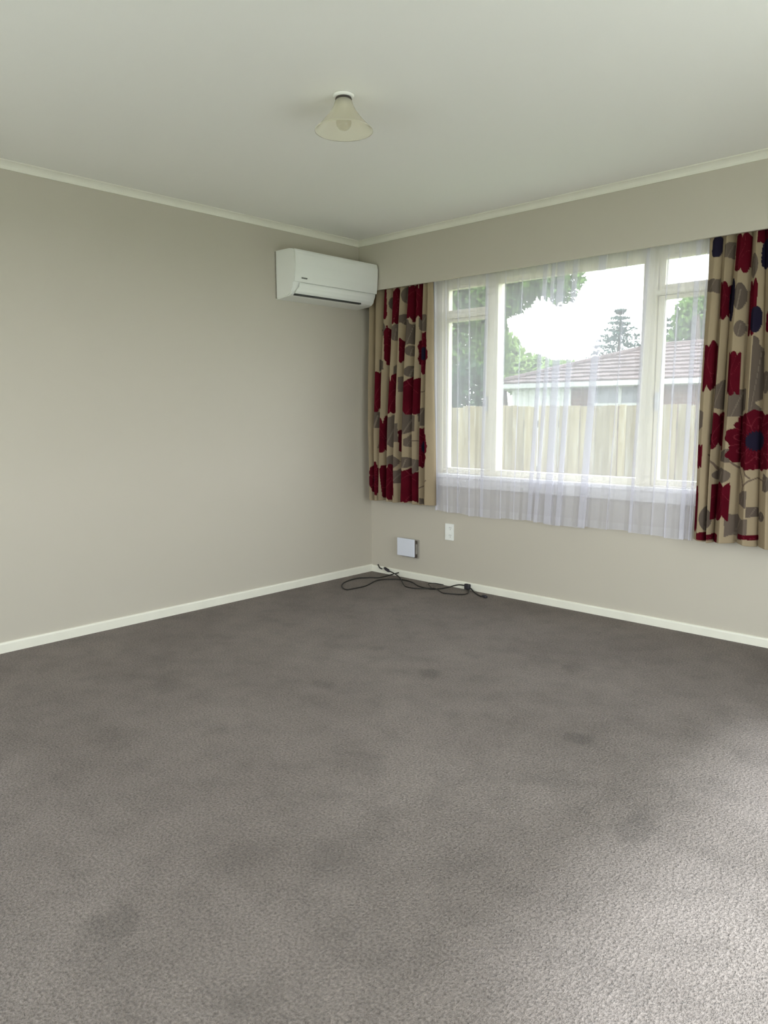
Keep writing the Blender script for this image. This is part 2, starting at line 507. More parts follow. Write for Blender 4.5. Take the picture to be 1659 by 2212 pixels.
def sash(x0, x1, z0, z1, tb, tt, handle=None):
    t = 0.034
    o = boxes('sash', M['frame'], win, [(x0, x0 + t, 0.04, 0.082, z0, z1), (x1 - t, x1, 0.04, 0.082, z0, z1),
                                        (x0 + t, x1 - t, 0.04, 0.082, z0, z0 + tb), (x0 + t, x1 - t, 0.04, 0.082, z1 - tt, z1)], 0.003)
    boxes('pane', M['glass'], o, [(x0 + t - 0.004, x1 - t + 0.004, 0.060, 0.064, z0 + tb - 0.004, z1 - tt + 0.004)])
    if handle:
        boxes('latch', M['steel'], o, [(handle[0] - 0.01, handle[0] + 0.01, 0.026, 0.040, handle[1] - 0.05, handle[1] + 0.05)], 0.003)
sash(WX0 + JW + 0.003, 1.039, 1.850, WZ1 - 0.113, 0.022, 0.020)
sash(WX0 + JW + 0.003, 1.039, WZ0 + 0.040, 1.816, 0.034, 0.020, (1.022, 1.25))
sash(2.143, WX1 - JW - 0.003, 1.850, WZ1 - 0.113, 0.022, 0.020)
sash(2.143, WX1 - JW - 0.003, WZ0 + 0.040, 1.816, 0.034, 0.020, (2.160, 1.25))
boxes('glazing_bead', M['frame'], win, [(1.108, 2.062, 0.045, 0.075, 2.002, WZ1 - 0.1101)], 0.002)
boxes('pane', M['glass'], win, [(1.106, 2.064, 0.060, 0.065, WZ0 + 0.072, 2.006)])
boxes('sill', M['sill'], win, [(WX0 - 0.03, WX1 + 0.03, -0.022, 0.10, WZ0 + 0.010, WZ0 + 0.036)], 0.004)
boxes('apron', M['sill'], win, [(WX0 - 0.02, WX1 + 0.02, -0.012, -0.0006, WZ0 - 0.050, WZ0 + 0.010)], 0.002)
boxes('architrave', M['frame'], win, [(WX0 - 0.045, WX0 + 0.004, -0.014, -0.0006, WZ0 + 0.036, WZ1 + 0.045)], 0.002)
boxes('architrave', M['frame'], win, [(WX1 - 0.004, WX1 + 0.045, -0.014, -0.0006, WZ0 + 0.036, WZ1 + 0.045)], 0.002)
boxes('architrave', M['frame'], win, [(WX0 + 0.004, WX1 - 0.004, -0.014, -0.0006, WZ1 - 0.004, WZ1 + 0.045)], 0.002)

# glass sliding door in the right wall (just outside the frame)
door = thing('door_1', 'cream framed glass sliding door in the right wall', 'door', (0, 0, 0), kind='structure')
x0, x1 = XR + 0.01, XR + 0.09
boxes('jamb', M['frame'], door, [(x0, x1, DY0, DY0 + 0.04, 0, DZ1)], 0.002)
boxes('jamb', M['frame'], door, [(x0, x1, DY1 - 0.04, DY1, 0, DZ1)], 0.002)
boxes('head', M['frame'], door, [(x0, x1, DY0 + 0.04, DY1 - 0.04, DZ1 - 0.04, DZ1)], 0.002)
boxes('threshold', M['frame'], door, [(x0, x1, DY0 + 0.04, DY1 - 0.04, 0.0, 0.025)], 0.002)
ym = (DY0 + DY1) / 2
boxes('mullion', M['frame'], door, [(x0, x1, ym - 0.03, ym + 0.03, 0.025, DZ1 - 0.04)], 0.002)
boxes('pane', M['glass'], door, [(XR + 0.048, XR + 0.053, DY0 + 0.035, ym - 0.026, 0.02, DZ1 - 0.036)])
boxes('pane', M['glass'], door, [(XR + 0.048, XR + 0.053, ym + 0.026, DY1 - 0.035, 0.02, DZ1 - 0.036)])

# unseen window behind the camera, added for daylight from that side
rw = thing('added_window_2', 'unseen cream framed window behind the camera, added to bring in daylight', 'window', (0, 0, 0), kind='structure')
ya, yb = YB - 0.09, YB - 0.01
boxes('jamb', M['frame'], rw, [(BX0, BX0 + 0.045, ya, yb, BZ0, BZ1)], 0.002)
boxes('jamb', M['frame'], rw, [(BX1 - 0.045, BX1, ya, yb, BZ0, BZ1)], 0.002)
boxes('head', M['frame'], rw, [(BX0 + 0.045, BX1 - 0.045, ya, yb, BZ1 - 0.045, BZ1)], 0.002)
boxes('sill', M['sill'], rw, [(BX0 + 0.045, BX1 - 0.045, ya, YB + 0.02, BZ0, BZ0 + 0.03)], 0.002)
bm_ = (BX0 + BX1) / 2
boxes('mullion', M['frame'], rw, [(bm_ - 0.035, bm_ + 0.035, ya, yb, BZ0 + 0.03, BZ1 - 0.045)], 0.002)
boxes('pane', M['glass'], rw, [(BX0 + 0.042, bm_ - 0.032, YB - 0.052, YB - 0.047, BZ0 + 0.027, BZ1 - 0.042)])
boxes('pane', M['glass'], rw, [(bm_ + 0.032, BX1 - 0.042, YB - 0.052, YB - 0.047, BZ0 + 0.027, BZ1 - 0.042)])

# ------------------------------------------------------------------ heat pump on the left wall
AY0, AY1 = -0.872, -0.127
hp = thing('heat_pump', 'white wall-mounted heat pump high in the corner above the cords', 'heat pump', (0.0005, 0, 0))
bm = bmesh.new()
prof = [(0.0, 2.228), (0.135, 2.226), (0.168, 2.219), (0.186, 2.206), (0.192, 2.188), (0.190, 2.12), (0.183, 2.06), (0.172, 2.00), (0.160, 1.963), (0.145, 1.944), (0.120, 1.935), (0.0, 1.925)]
extrude_profile(bm, prof, 'y', AY0, AY1)
bmesh.ops.bevel(bm, geom=[e for e in bm.edges if abs(e.verts[0].co.y - e.verts[1].co.y) < 1e-6], offset=0.006, segments=2, affect='EDGES')
link('casing', bm, M['white_plastic'], hp)
# front panel, slightly proud, bowed
fp = [(0.190, 2.216), (0.197, 2.205), (0.2015, 2.185), (0.2005, 2.13), (0.196, 2.07), (0.189, 2.018), (0.178, 2.018), (0.1845, 2.06), (0.190, 2.12), (0.191, 2.188), (0.186, 2.206)]
bm = bmesh.new()
extrude_profile(bm, fp, 'y', AY0 + 0.001, AY1 - 0.001)
fpo = link('front_panel', bm, M['white_plastic'], hp)
fl = [(0.1865, 2.011), (0.1825, 1.985), (0.1755, 1.962), (0.165, 1.948), (0.160, 1.951), (0.170, 1.965), (0.176, 1.99), (0.178, 2.011)]
bm = bmesh.new()
extrude_profile(bm, fl, 'y', AY0 + 0.046, AY1 - 0.030)
for v in bm.verts:
    if v.co.z < 1.97:
        v.co.y += -0.022 if v.co.y < -0.5 else 0.012
link('air_flap', bm, M['white_plastic'], hp)
boxes('air_outlet', M['dark_gap'], hp, [(0.140, 0.1630, AY0 + 0.028, AY1 - 0.13, 1.9385, 1.9475)])
boxes('wall_plate', M['beige_plastic'], hp, [(0.0, 0.010, AY0 - 0.003, AY1 + 0.002, 1.930, 2.222)])
bm = bmesh.new()
yy = -0.818
for k, wd in enumerate((0.005, 0.004, 0.005, 0.004, 0.005, 0.004, 0.004, 0.002, 0.005)):
    box(bm, 0.1925, 0.1945, yy, yy + wd, 2.041, 2.047)
    box(bm, 0.1925, 0.1945, yy, yy + wd * 0.4, 2.038, 2.041)
    yy += wd + 0.0012
tag(link('maker_mark', bm, M['grey_print'], hp), 'tiny dark grey mark on the front panel')

# ------------------------------------------------------------------ ceiling lamp
LX, LY = 1.720, -1.906
lamp = thing('ceiling_lamp', 'flared frosted glass ceiling lamp with a bare bulb inside', 'lamp', (LX, LY, H))
bm = bmesh.new()
lathe(bm, [(0.0, -0.0005), (0.041, -0.0005), (0.041, -0.004), (0.036, -0.009), (0.028, -0.0105), (0.0, -0.0105)], 40)
link('ceiling_rose', bm, M['ceiling'], lamp, True)
bm = bmesh.new()
lathe(bm, [(0.0, -0.0108), (0.0300, -0.0108), (0.0325, -0.0165), (0.0255, -0.0170), (0.022, -0.026), (0.0, -0.026)], 40)
link('gallery', bm, M['lamp_dark'], lamp, True)
bm = bmesh.new()
outer = [(0.0305, -0.0185), (0.033, -0.025), (0.0385, -0.040), (0.049, -0.060), (0.066, -0.082), (0.086, -0.104), (0.103, -0.121), (0.112, -0.129)]
inner = [(r - 0.003, z - 0.001) for r, z in outer]
lathe(bm, outer + [(0.1125, -0.1315)] + inner[::-1], 72, closed=True)
link('lamp_shade', bm, M['shade'], lamp, True)
bm = bmesh.new()
lathe(bm, [(0.0, -0.0262), (0.017, -0.0262), (0.017, -0.050), (0.014, -0.054), (0.0, -0.054)], 32)
link('lamp_holder', bm, M['white_plastic'], lamp, True)
bm = bmesh.new()
lathe(bm, [(0.0135, -0.0545), (0.015, -0.062), (0.020, -0.074), (0.0275, -0.088), (0.030, -0.100), (0.0275, -0.112), (0.019, -0.123), (0.008, -0.1285), (0.0, -0.1295)], 40)
link('bulb', bm, M['bulb_glass'], lamp, True)
bm = bmesh.new()
lathe(bm, [(0.0, -0.0545), (0.005, -0.0545), (0.003, -0.085), (0.0, -0.085)], 16)
link('bulb_stem', bm, M['white_plastic'], lamp, True)

# ------------------------------------------------------------------ wall box and socket
wb_ = thing('wall_box', 'white square cover standing off its grey wall plate beside the corner', 'wall box', (0, 0, 0))
boxes('back_plate', M['beige_plastic'], wb_, [(0.318, 0.4765, -0.012, -0.0006, 0.156, 0.291)], 0.003)
boxes('side_recess', M['brown_recess'], wb_, [(0.322, 0.4690, -0.034, -0.0121, 0.164, 0.284)], 0.003)
boxes('side_clip', M['beige_plastic'], wb_, [(0.460, 0.4715, -0.032, -0.016, 0.190, 0.262)], 0.002)
boxes('front_cover', M['cool_plastic'], wb_, [(0.302, 0.4655, -0.048, -0.0342, 0.168, 0.298)], 0.006)

sk = thing('wall_socket', 'white upright double power socket on the wall below the net curtain', 'socket', (0, 0, 0))
boxes('face_plate', M['white_plastic'], sk, [(0.716, 0.790, -0.009, -0.0006, 0.322, 0.437)], 0.003)
for zc in (0.405, 0.353):
    boxes('switch', M['white_plastic'], sk, [(0.727, 0.739, -0.013, -0.0091, zc - 0.008, zc + 0.008)], 0.001)
    bm = bmesh.new()
    for dx, dz, a in ((-0.006, 0.005, 0.5), (0.006, 0.005, -0.5), (0.0, -0.007, 0.0)):
        cx, cz = 0.762 + dx, zc + dz
        b2 = bmesh.new(); box(b2, -0.0012, 0.0012, -0.0098, -0.0091, -0.0038, 0.0038)
        bmesh.ops.rotate(b2, verts=b2.verts, cent=(0, 0, 0), matrix=Matrix.Rotation(a, 3, 'Y'))
        bmesh.ops.translate(b2, verts=b2.verts, vec=(cx, 0, cz))
        tmp = bpy.data.meshes.new('tmp'); b2.to_mesh(tmp); b2.free(); bm.from_mesh(tmp); bpy.data.meshes.remove(tmp)
    link('pin_holes', bm, M['grey_print'], sk)

# ------------------------------------------------------------------ loose cords on the carpet
CR = 0.0042
def lift(pts):
    return [(x, y, max(z, CR + 0.0015)) for x, y, z in pts]
CORD_A = [[0.293, -0.02, 0.03], [0.224, -0.02, 0.006], [0.227, -0.153, 0.004], [0.172, -0.203, 0.004], [0.124, -0.288, 0.004], [0.148, -0.428, 0.004], [0.225, -0.532, 0.004], [0.318, -0.577, 0.004], [0.333, -0.518, 0.004], [0.338, -0.41, 0.004], [0.278, -0.231, 0.004], [0.326, -0.136, 0.004], [0.403, -0.097, 0.004], [0.501, -0.109, 0.004], [0.621, -0.173, 0.004], [0.708, -0.178, 0.004], [0.756, -0.162, 0.004], [0.789, -0.077, 0.004], [0.825, -0.02, 0.019], [0.884, -0.02, 0.028], [0.943, -0.02, 0.018], [1.009, -0.058, 0.004], [1.085, -0.11, 0.004], [1.116, -0.116, 0.004]]
CORD_B = [[0.172, -0.02, 0.023], [0.242, -0.02, 0.009], [0.353, -0.081, 0.004], [0.416, -0.126, 0.004], [0.555, -0.252, 0.004], [0.607, -0.278, 0.004], [0.681, -0.267, 0.004], [0.746, -0.199, 0.004], [0.786, -0.189, 0.004], [0.882, -0.243, 0.004], [0.92, -0.242, 0.004], [0.995, -0.166, 0.004], [0.988, -0.095, 0.004], [0.927, -0.025, 0.004]]
CORD_C = [[0.715, -0.02, 0.005], [0.641, -0.021, 0.004], [0.61, -0.06, 0.004], [0.658, -0.102, 0.004], [0.701, -0.139, 0.004]]
CORD_S = [[0.084, -0.02, 0.064], [0.101, -0.02, 0.041], [0.125, -0.02, 0.034]]
ca = thing('extension_cord', 'long black cord looping over the carpet into the corner', 'cord', CORD_A[12])
def local(pts, o): return [Vector(p) - Vector(o.location) for p in pts]
bm = bmesh.new(); tube(bm, catmull(local(lift(CORD_A), ca), 8), CR)
link('cable', bm, M['cord'], ca, True)
e = Vector(lift(CORD_A)[-1]) - Vector(ca.location)
bm = bmesh.new(); tube(bm, [e + Vector((-0.008, 0.002, 0.002)), e + Vector((0.012, -0.004, 0.006)), e + Vector((0.03, -0.01, 0.007)), e + Vector((0.042, -0.014, 0.006))], [0.005, 0.009, 0.010, 0.008], 10)
link('plug', bm, M['plug'], ca, True)
cb = thing('power_lead', 'black lead with an upright plug lying against the skirting board', 'cord', CORD_B[5])
ptsb = lift(CORD_B); ptsb = [(x, y, z + (0.0105 if (4 <= i <= 10 or i <= 2) else 0.003)) for i, (x, y, z) in enumerate(ptsb)]
bm = bmesh.new(); tube(bm, catmull(local(ptsb, cb), 8), CR)
link('cable', bm, M['cord'], cb, True)
e = Vector(ptsb[-1]) - Vector(cb.location)
bm = bmesh.new(); box(bm, e.x - 0.020, e.x + 0.022, e.y - 0.014, e.y + 0.008, e.z - 0.002, e.z + 0.036, 0.006)
link('plug', bm, M['plug'], cb, True)
e = Vector(ptsb[0]) - Vector(cb.location)
bm = bmesh.new(); tube(bm, [e + Vector((-0.022, 0.002, 0.012)), e + Vector((-0.008, 0.0, 0.007)), e + Vector((0.018, -0.004, -0.001)), e + Vector((0.034, -0.006, -0.006))], [0.009, 0.0115, 0.0115, 0.006], 10)
link('connector', bm, M['plug'], cb, True)
cc = thing('thin_lead', 'thin dark lead curled against the skirting board below the socket', 'cord', CORD_C[2])
ptsc = [(x, y, 0.004) for x, y, z in CORD_C]
bm = bmesh.new(); tube(bm, catmull(local(ptsc, cc), 8), 0.0026)
link('cable', bm, M['cord'], cc, True)
cs = thing('aerial_stub', 'short dark cable stub poking out over the skirting in the corner', 'cord', CORD_S[1])
bm = bmesh.new(); tube(bm, catmull(local([CORD_S[0], CORD_S[1], CORD_S[2]], cs), 8), 0.005)
link('cable', bm, M['cord'], cs, True)

# ------------------------------------------------------------------ printed curtains
L_RED = [(0.217, 1.956, 0.022, 0.112, 0), (0.32, 1.932, 0.033, 0.125, 0), (0.504, 1.937, 0.066, 0.123, 0), (0.253, 1.669, 0.029, 0.128, 0), (0.399, 1.621, 0.03, 0.086, 0), (0.581, 1.59, 0.051, 0.147, 1), (0.165, 1.349, 0.044, 0.144, 0), (0.298, 1.317, 0.053, 0.139, 0), (0.469, 1.309, 0.074, 0.128, 0), (0.213, 1.039, 0.021, 0.119, 0), (0.383, 0.994, 0.024, 0.081, 0), (0.592, 0.959, 0.056, 0.15, 1), (0.137, 0.717, 0.04, 0.141, 1), (0.266, 0.7, 0.066, 0.125, 0), (0.465, 0.686, 0.08, 0.122, 0)]
L_TAUPE = [(0.206, 1.779, 0.027, 0.056), (0.315, 1.75, 0.033, 0.057), (0.397, 1.836, 0.028, 0.042), (0.463, 1.738, 0.034, 0.079), (0.574, 1.795, 0.037, 0.058), (0.465, 1.615, 0.032, 0.037), (0.465, 1.476, 0.04, 0.039), (0.392, 1.384, 0.028, 0.056), (0.325, 1.495, 0.022, 0.04), (0.194, 1.532, 0.025, 0.04), (0.157, 1.145, 0.042, 0.06), (0.295, 1.067, 0.06, 0.105), (0.566, 1.168, 0.035, 0.057), (0.459, 1.123, 0.056, 0.083), (0.461, 0.997, 0.028, 0.043), (0.305, 0.849, 0.054, 0.054), (0.437, 0.852, 0.043, 0.039), (0.512, 0.828, 0.023, 0.053), (0.347, 0.743, 0.047, 0.053), (0.593, 0.587, 0.027, 0.019), (0.27, 1.953, 0.022, 0.047), (0.408, 1.993, 0.03, 0.054)]
R_RED = [(2.603, 1.962, 0.032, 0.095, 0), (2.529, 1.735, 0.02, 0.092, 0), (2.706, 2.032, 0.035, 0.039, 0), (2.662, 1.688, 0.022, 0.136, 0), (2.483, 1.425, 0.029, 0.122, 0), (2.599, 1.382, 0.025, 0.111, 0), (2.532, 1.102, 0.033, 0.097, 0), (2.719, 1.049, 0.137, 0.156, 1), (2.569, 0.742, 0.044, 0.097, 0), (2.517, 0.551, 0.051, 0.023, 0), (2.705, 0.569, 0.047, 0.014, 0), (2.455, 0.967, 0.018, 0.06, 0), (2.747, 1.623, 0.018, 0.049, 0), (2.445, 0.689, 0.02, 0.121, 0)]  # last patch paints the shaded, turned-back leading edge into the print
R_NAVY = [(2.482, 2.003, 0.024, 0.051), (2.566, 1.742, 0.018, 0.109), (2.711, 1.943, 0.025, 0.071), (2.684, 1.632, 0.024, 0.064)]
R_TAUPE = [(2.604, 1.752, 0.028, 0.065), (2.612, 1.598, 0.021, 0.042), (2.472, 1.818, 0.028, 0.037), (2.704, 1.374, 0.023, 0.177), (2.53, 1.27, 0.021, 0.072), (2.625, 1.245, 0.035, 0.077), (2.501, 0.646, 0.028, 0.066), (2.653, 0.619, 0.051, 0.061), (2.674, 0.757, 0.022, 0.042), (2.721, 0.694, 0.022, 0.03), (2.765, 0.677, 0.021, 0.025), (2.569, 0.873, 0.046, 0.039), (2.58, 0.973, 0.027, 0.033), (2.786, 0.847, 0.02, 0.047), (2.544, 1.978, 0.022, 0.044), (2.66, 1.891, 0.019, 0.06), (2.748, 1.334, 0.029, 0.055), (2.452, 1.156, 0.016, 0.059)]  # the tallest narrow patch paints a dark fold into the print
R_STEMS = [[(2.61, 0.943), (2.648, 0.903), (2.669, 0.855), (2.676, 0.822), (2.672, 0.799)], [(2.676, 0.822), (2.697, 0.849), (2.728, 0.866), (2.763, 0.857), (2.784, 0.862)], [(2.496, 0.973), (2.526, 0.932), (2.545, 0.879)], [(2.671, 0.949), (2.671, 0.916), (2.689, 0.879), (2.704, 0.865)]]
L_STEMS = [[(0.536, 1.32), (0.614, 1.347)], [(0.547, 0.666), (0.64, 0.736)], [(0.532, 1.001), (0.492, 1.007)], [(0.163, 0.945), (0.186, 1.056)]]


CREAM = np.array(srgb(164, 147, 122)[:3])
RED = np.array(srgb(86, 18, 30)[:3])
REDL = np.array(srgb(118, 44, 54)[:3])
TAUPE = np.array(srgb(104, 92, 83)[:3])
TAUPEL = np.array(srgb(140, 126, 112)[:3])
INK = np.array(srgb(38, 34, 50)[:3])
STEM = np.array(srgb(112, 96, 84)[:3])

def vnoise(x, z, f, seed):
    r = np.random.default_rng(seed)
    out = np.zeros_like(x)
    for _ in range(6):
        a, b, p = r.normal(0, f), r.normal(0, f), r.uniform(0, 6.28)
        out += np.sin(a * x + b * z + p)
    return out / 6

def paint_print(x, z, reds, taupes, navies, stems, seed):
    c = np.repeat(CREAM[None, :], len(x), 0).copy()
    c *= (1 + 0.05 * vnoise(x, z, 25, seed))[:, None]
    for i, (cx, cz, rx, rz) in enumerate(taupes):
        u, v = (x - cx) / rx, (z - cz) / rz
        nz_ = vnoise(x, z, 70, seed + i)
        if (i * 7) % 5 in (0, 2) and rz < 0.075:      # leaf, blunt below and pointed above
            wid = np.clip(1 - np.abs(v + 0.1 * nz_) ** 1.9, 0, 1) ** 0.6
            lf = (np.abs(u) < wid) & (np.abs(v) < 1)
            vein = lf & (np.abs(u - 0.25 * v) < 0.08) & (v < 0.55)
        else:                                          # leaf cut off by the folds at both sides
            lf = (np.abs(u) < 1.04) & (np.abs(v + 0.35 * nz_) < 1.0 - 0.35 * (0.5 + 0.5 * u * (1 if i % 2 else -1)) ** 2)
            vein = lf & (np.abs(u - 0.6 * v) < 0.05)
        c[lf] = TAUPE * (0.86 + 0.24 * ((i * 37) % 10) / 10)
        c[vein] = TAUPEL * 0.6 + TAUPE * 0.4
    for s in stems:
        for (ax, az), (bx, bz) in zip(s[:-1], s[1:]):
            dx, dz = bx - ax, bz - az
            t = np.clip(((x - ax) * dx + (z - az) * dz) / (dx * dx + dz * dz), 0, 1)
            c[np.hypot(x - ax - t * dx, z - az - t * dz) < 0.0035] = STEM
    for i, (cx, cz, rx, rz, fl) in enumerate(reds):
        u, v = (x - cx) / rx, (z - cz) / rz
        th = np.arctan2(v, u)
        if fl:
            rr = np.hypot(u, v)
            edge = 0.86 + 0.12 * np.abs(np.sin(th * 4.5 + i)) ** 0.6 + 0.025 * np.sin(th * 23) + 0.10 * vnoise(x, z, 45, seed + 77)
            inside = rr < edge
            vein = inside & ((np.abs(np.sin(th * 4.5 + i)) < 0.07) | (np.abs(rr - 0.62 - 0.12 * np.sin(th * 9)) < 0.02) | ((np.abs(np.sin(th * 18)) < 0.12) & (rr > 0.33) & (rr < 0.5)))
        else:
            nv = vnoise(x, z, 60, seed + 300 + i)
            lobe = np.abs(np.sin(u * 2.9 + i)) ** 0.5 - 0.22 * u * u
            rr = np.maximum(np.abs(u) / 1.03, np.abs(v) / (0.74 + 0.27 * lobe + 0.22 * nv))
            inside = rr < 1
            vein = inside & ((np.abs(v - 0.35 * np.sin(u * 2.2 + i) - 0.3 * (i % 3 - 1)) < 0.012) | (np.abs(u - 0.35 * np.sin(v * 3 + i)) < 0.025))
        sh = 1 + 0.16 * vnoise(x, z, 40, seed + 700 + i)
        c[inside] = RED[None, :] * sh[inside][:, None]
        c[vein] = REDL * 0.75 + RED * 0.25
        if fl:
            k = rr < 0.30 + 0.03 * np.sin(th * 23)
            c[k] = INK
    for i, (cx, cz, rx, rz) in enumerate(navies):
        u, v = (x - cx) / rx, (z - cz) / rz
        rr = (np.abs(u) ** 3 + np.abs(v) ** 3) ** (1 / 3) + 0.12 * vnoise(x, z, 100, seed + 900 + i)
        c[rr < 0.95] = INK
    return np.clip(c, 0, 1)

def curtain(name, label, xl, xr, vt, vb, z0, z1, ymid, amp, prints, seed, hooks):
    """xl/xr: (top, bottom) edges; vt/vb: crease positions at the top and at the hem"""
    nx, nz = int((max(xr) - min(xl)) / 0.0022), int((z1 - z0) / 0.0038)
    s = np.linspace(0, 1, nx)
    t = np.linspace(0, 1, nz)                    # 0 top, 1 hem
    kt = np.concatenate([[xl[0]], vt, [xr[0]]])
    kb = np.concatenate([[xl[1]], vb, [xr[1]]])
    nk = len(kt) - 1
    su = s * nk
    i = np.minimum(su.astype(int), nk - 1)
    f = su - i
    X = np.empty((nz, nx)); Y = np.empty((nz, nx)); Z = np.empty((nz, nx))
    rg = np.random.default_rng(seed)
    dep = rg.uniform(0.75, 1.15, nk)
    for j, tt in enumerate(t):
        e = tt ** 0.8
        k = kt * (1 - e) + kb * e
        # panels lean a little, so that every fold tucks behind the next one
        ff = f + 0.10 * np.sin(2 * PI * f)
        X[j] = k[i] * (1 - ff) + k[i + 1] * ff + 0.0025 * np.sin(9 * tt + 4 * i)
        a = amp * (0.95 + 1.6 * min(1.0, max(0.0, tt - 0.06) * 1.6))
        deep = 0.034 * np.clip(np.maximum(0.60 - X[j], X[j] - 2.49) / 0.03, 0, 1)     # creases reach further back where no net hangs behind
        Y[j] = ymid + 0.012 + deep - (a * 2.0 * dep[i] + deep) * np.abs(np.sin(PI * f)) ** 0.5 + 0.001 * np.sin(su * 5 + 7 * tt)
        Z[j] = z1 - (z1 - z0) * tt + (0.004 * np.sin(su * 2.1 + seed) - 0.006 * f if tt > 0.995 else 0)
    V = np.stack([X, Y, Z], -1).reshape(-1, 3)
    a = np.arange(nz * nx).reshape(nz, nx)
    F = np.stack([a[:-1, :-1], a[1:, :-1], a[1:, 1:], a[:-1, 1:]], -1).reshape(-1, 4)
    me = bpy.data.meshes.new(name)
    me.vertices.add(len(V)); me.vertices.foreach_set('co', V.ravel())
    me.loops.add(F.size); me.loops.foreach_set('vertex_index', F.ravel())
    me.polygons.add(len(F)); me.polygons.foreach_set('loop_start', np.arange(0, F.size, 4)); 
    me.update(calc_edges=True)
    col = paint_print(V[:, 0], V[:, 2], *prints, seed)
    at = me.color_attributes.new('print', 'FLOAT_COLOR', 'POINT')
    at.data.foreach_set('color', np.concatenate([col, np.ones((len(col), 1))], 1).ravel())
    root = thing(name, label, 'curtain', ((xl[0] + xr[0]) / 2, ymid, z1))
    def off(o):
        o.location = -Vector(root.location)
        return o
    c = off(link_mesh('fabric', me, M['floral'], root, True))
    sm = c.modifiers.new('thickness', 'SOLIDIFY'); sm.thickness = 0.0016; sm.offset = 0
    for q in hooks:
        bm = bmesh.new()
        tube(bm, [(q, ymid + 0.004, z1 - 0.02), (q, ymid + 0.004, z1 + 0.012)], 0.002, 6)
        off(link('hook', bm, M['steel'], root))
    return root

curtain('floral_curtain', 'short floral curtain of red poppies gathered in the corner beside the heat pump', (0.045, 0.083), (0.640, 0.680),
        np.array([0.10, 0.19, 0.28, 0.35, 0.42, 0.49, 0.56, 0.60]), np.array([0.118, 0.18, 0.205, 0.30, 0.36, 0.47, 0.54, 0.59]), 0.566, 2.150, -0.075, 0.0115,
        (L_RED, L_TAUPE, [], L_STEMS), 21, (0.1, 0.2, 0.3, 0.4, 0.5, 0.6))
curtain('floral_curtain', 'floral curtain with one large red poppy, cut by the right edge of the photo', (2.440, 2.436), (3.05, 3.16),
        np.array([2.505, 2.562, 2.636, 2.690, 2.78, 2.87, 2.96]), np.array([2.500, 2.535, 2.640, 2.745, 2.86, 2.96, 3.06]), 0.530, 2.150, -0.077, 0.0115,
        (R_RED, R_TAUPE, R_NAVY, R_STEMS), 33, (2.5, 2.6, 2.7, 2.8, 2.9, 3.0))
tr = boxes('curtain_track', M['steel'], None, [(0.02, 3.1, -0.086, -0.066, 2.165, 2.185), (0.02, 3.1, -0.080, -0.072, 2.185, 2.3995)])
tag(tr, 'metal curtain rail hidden up behind the pelmet', 'curtain rail')

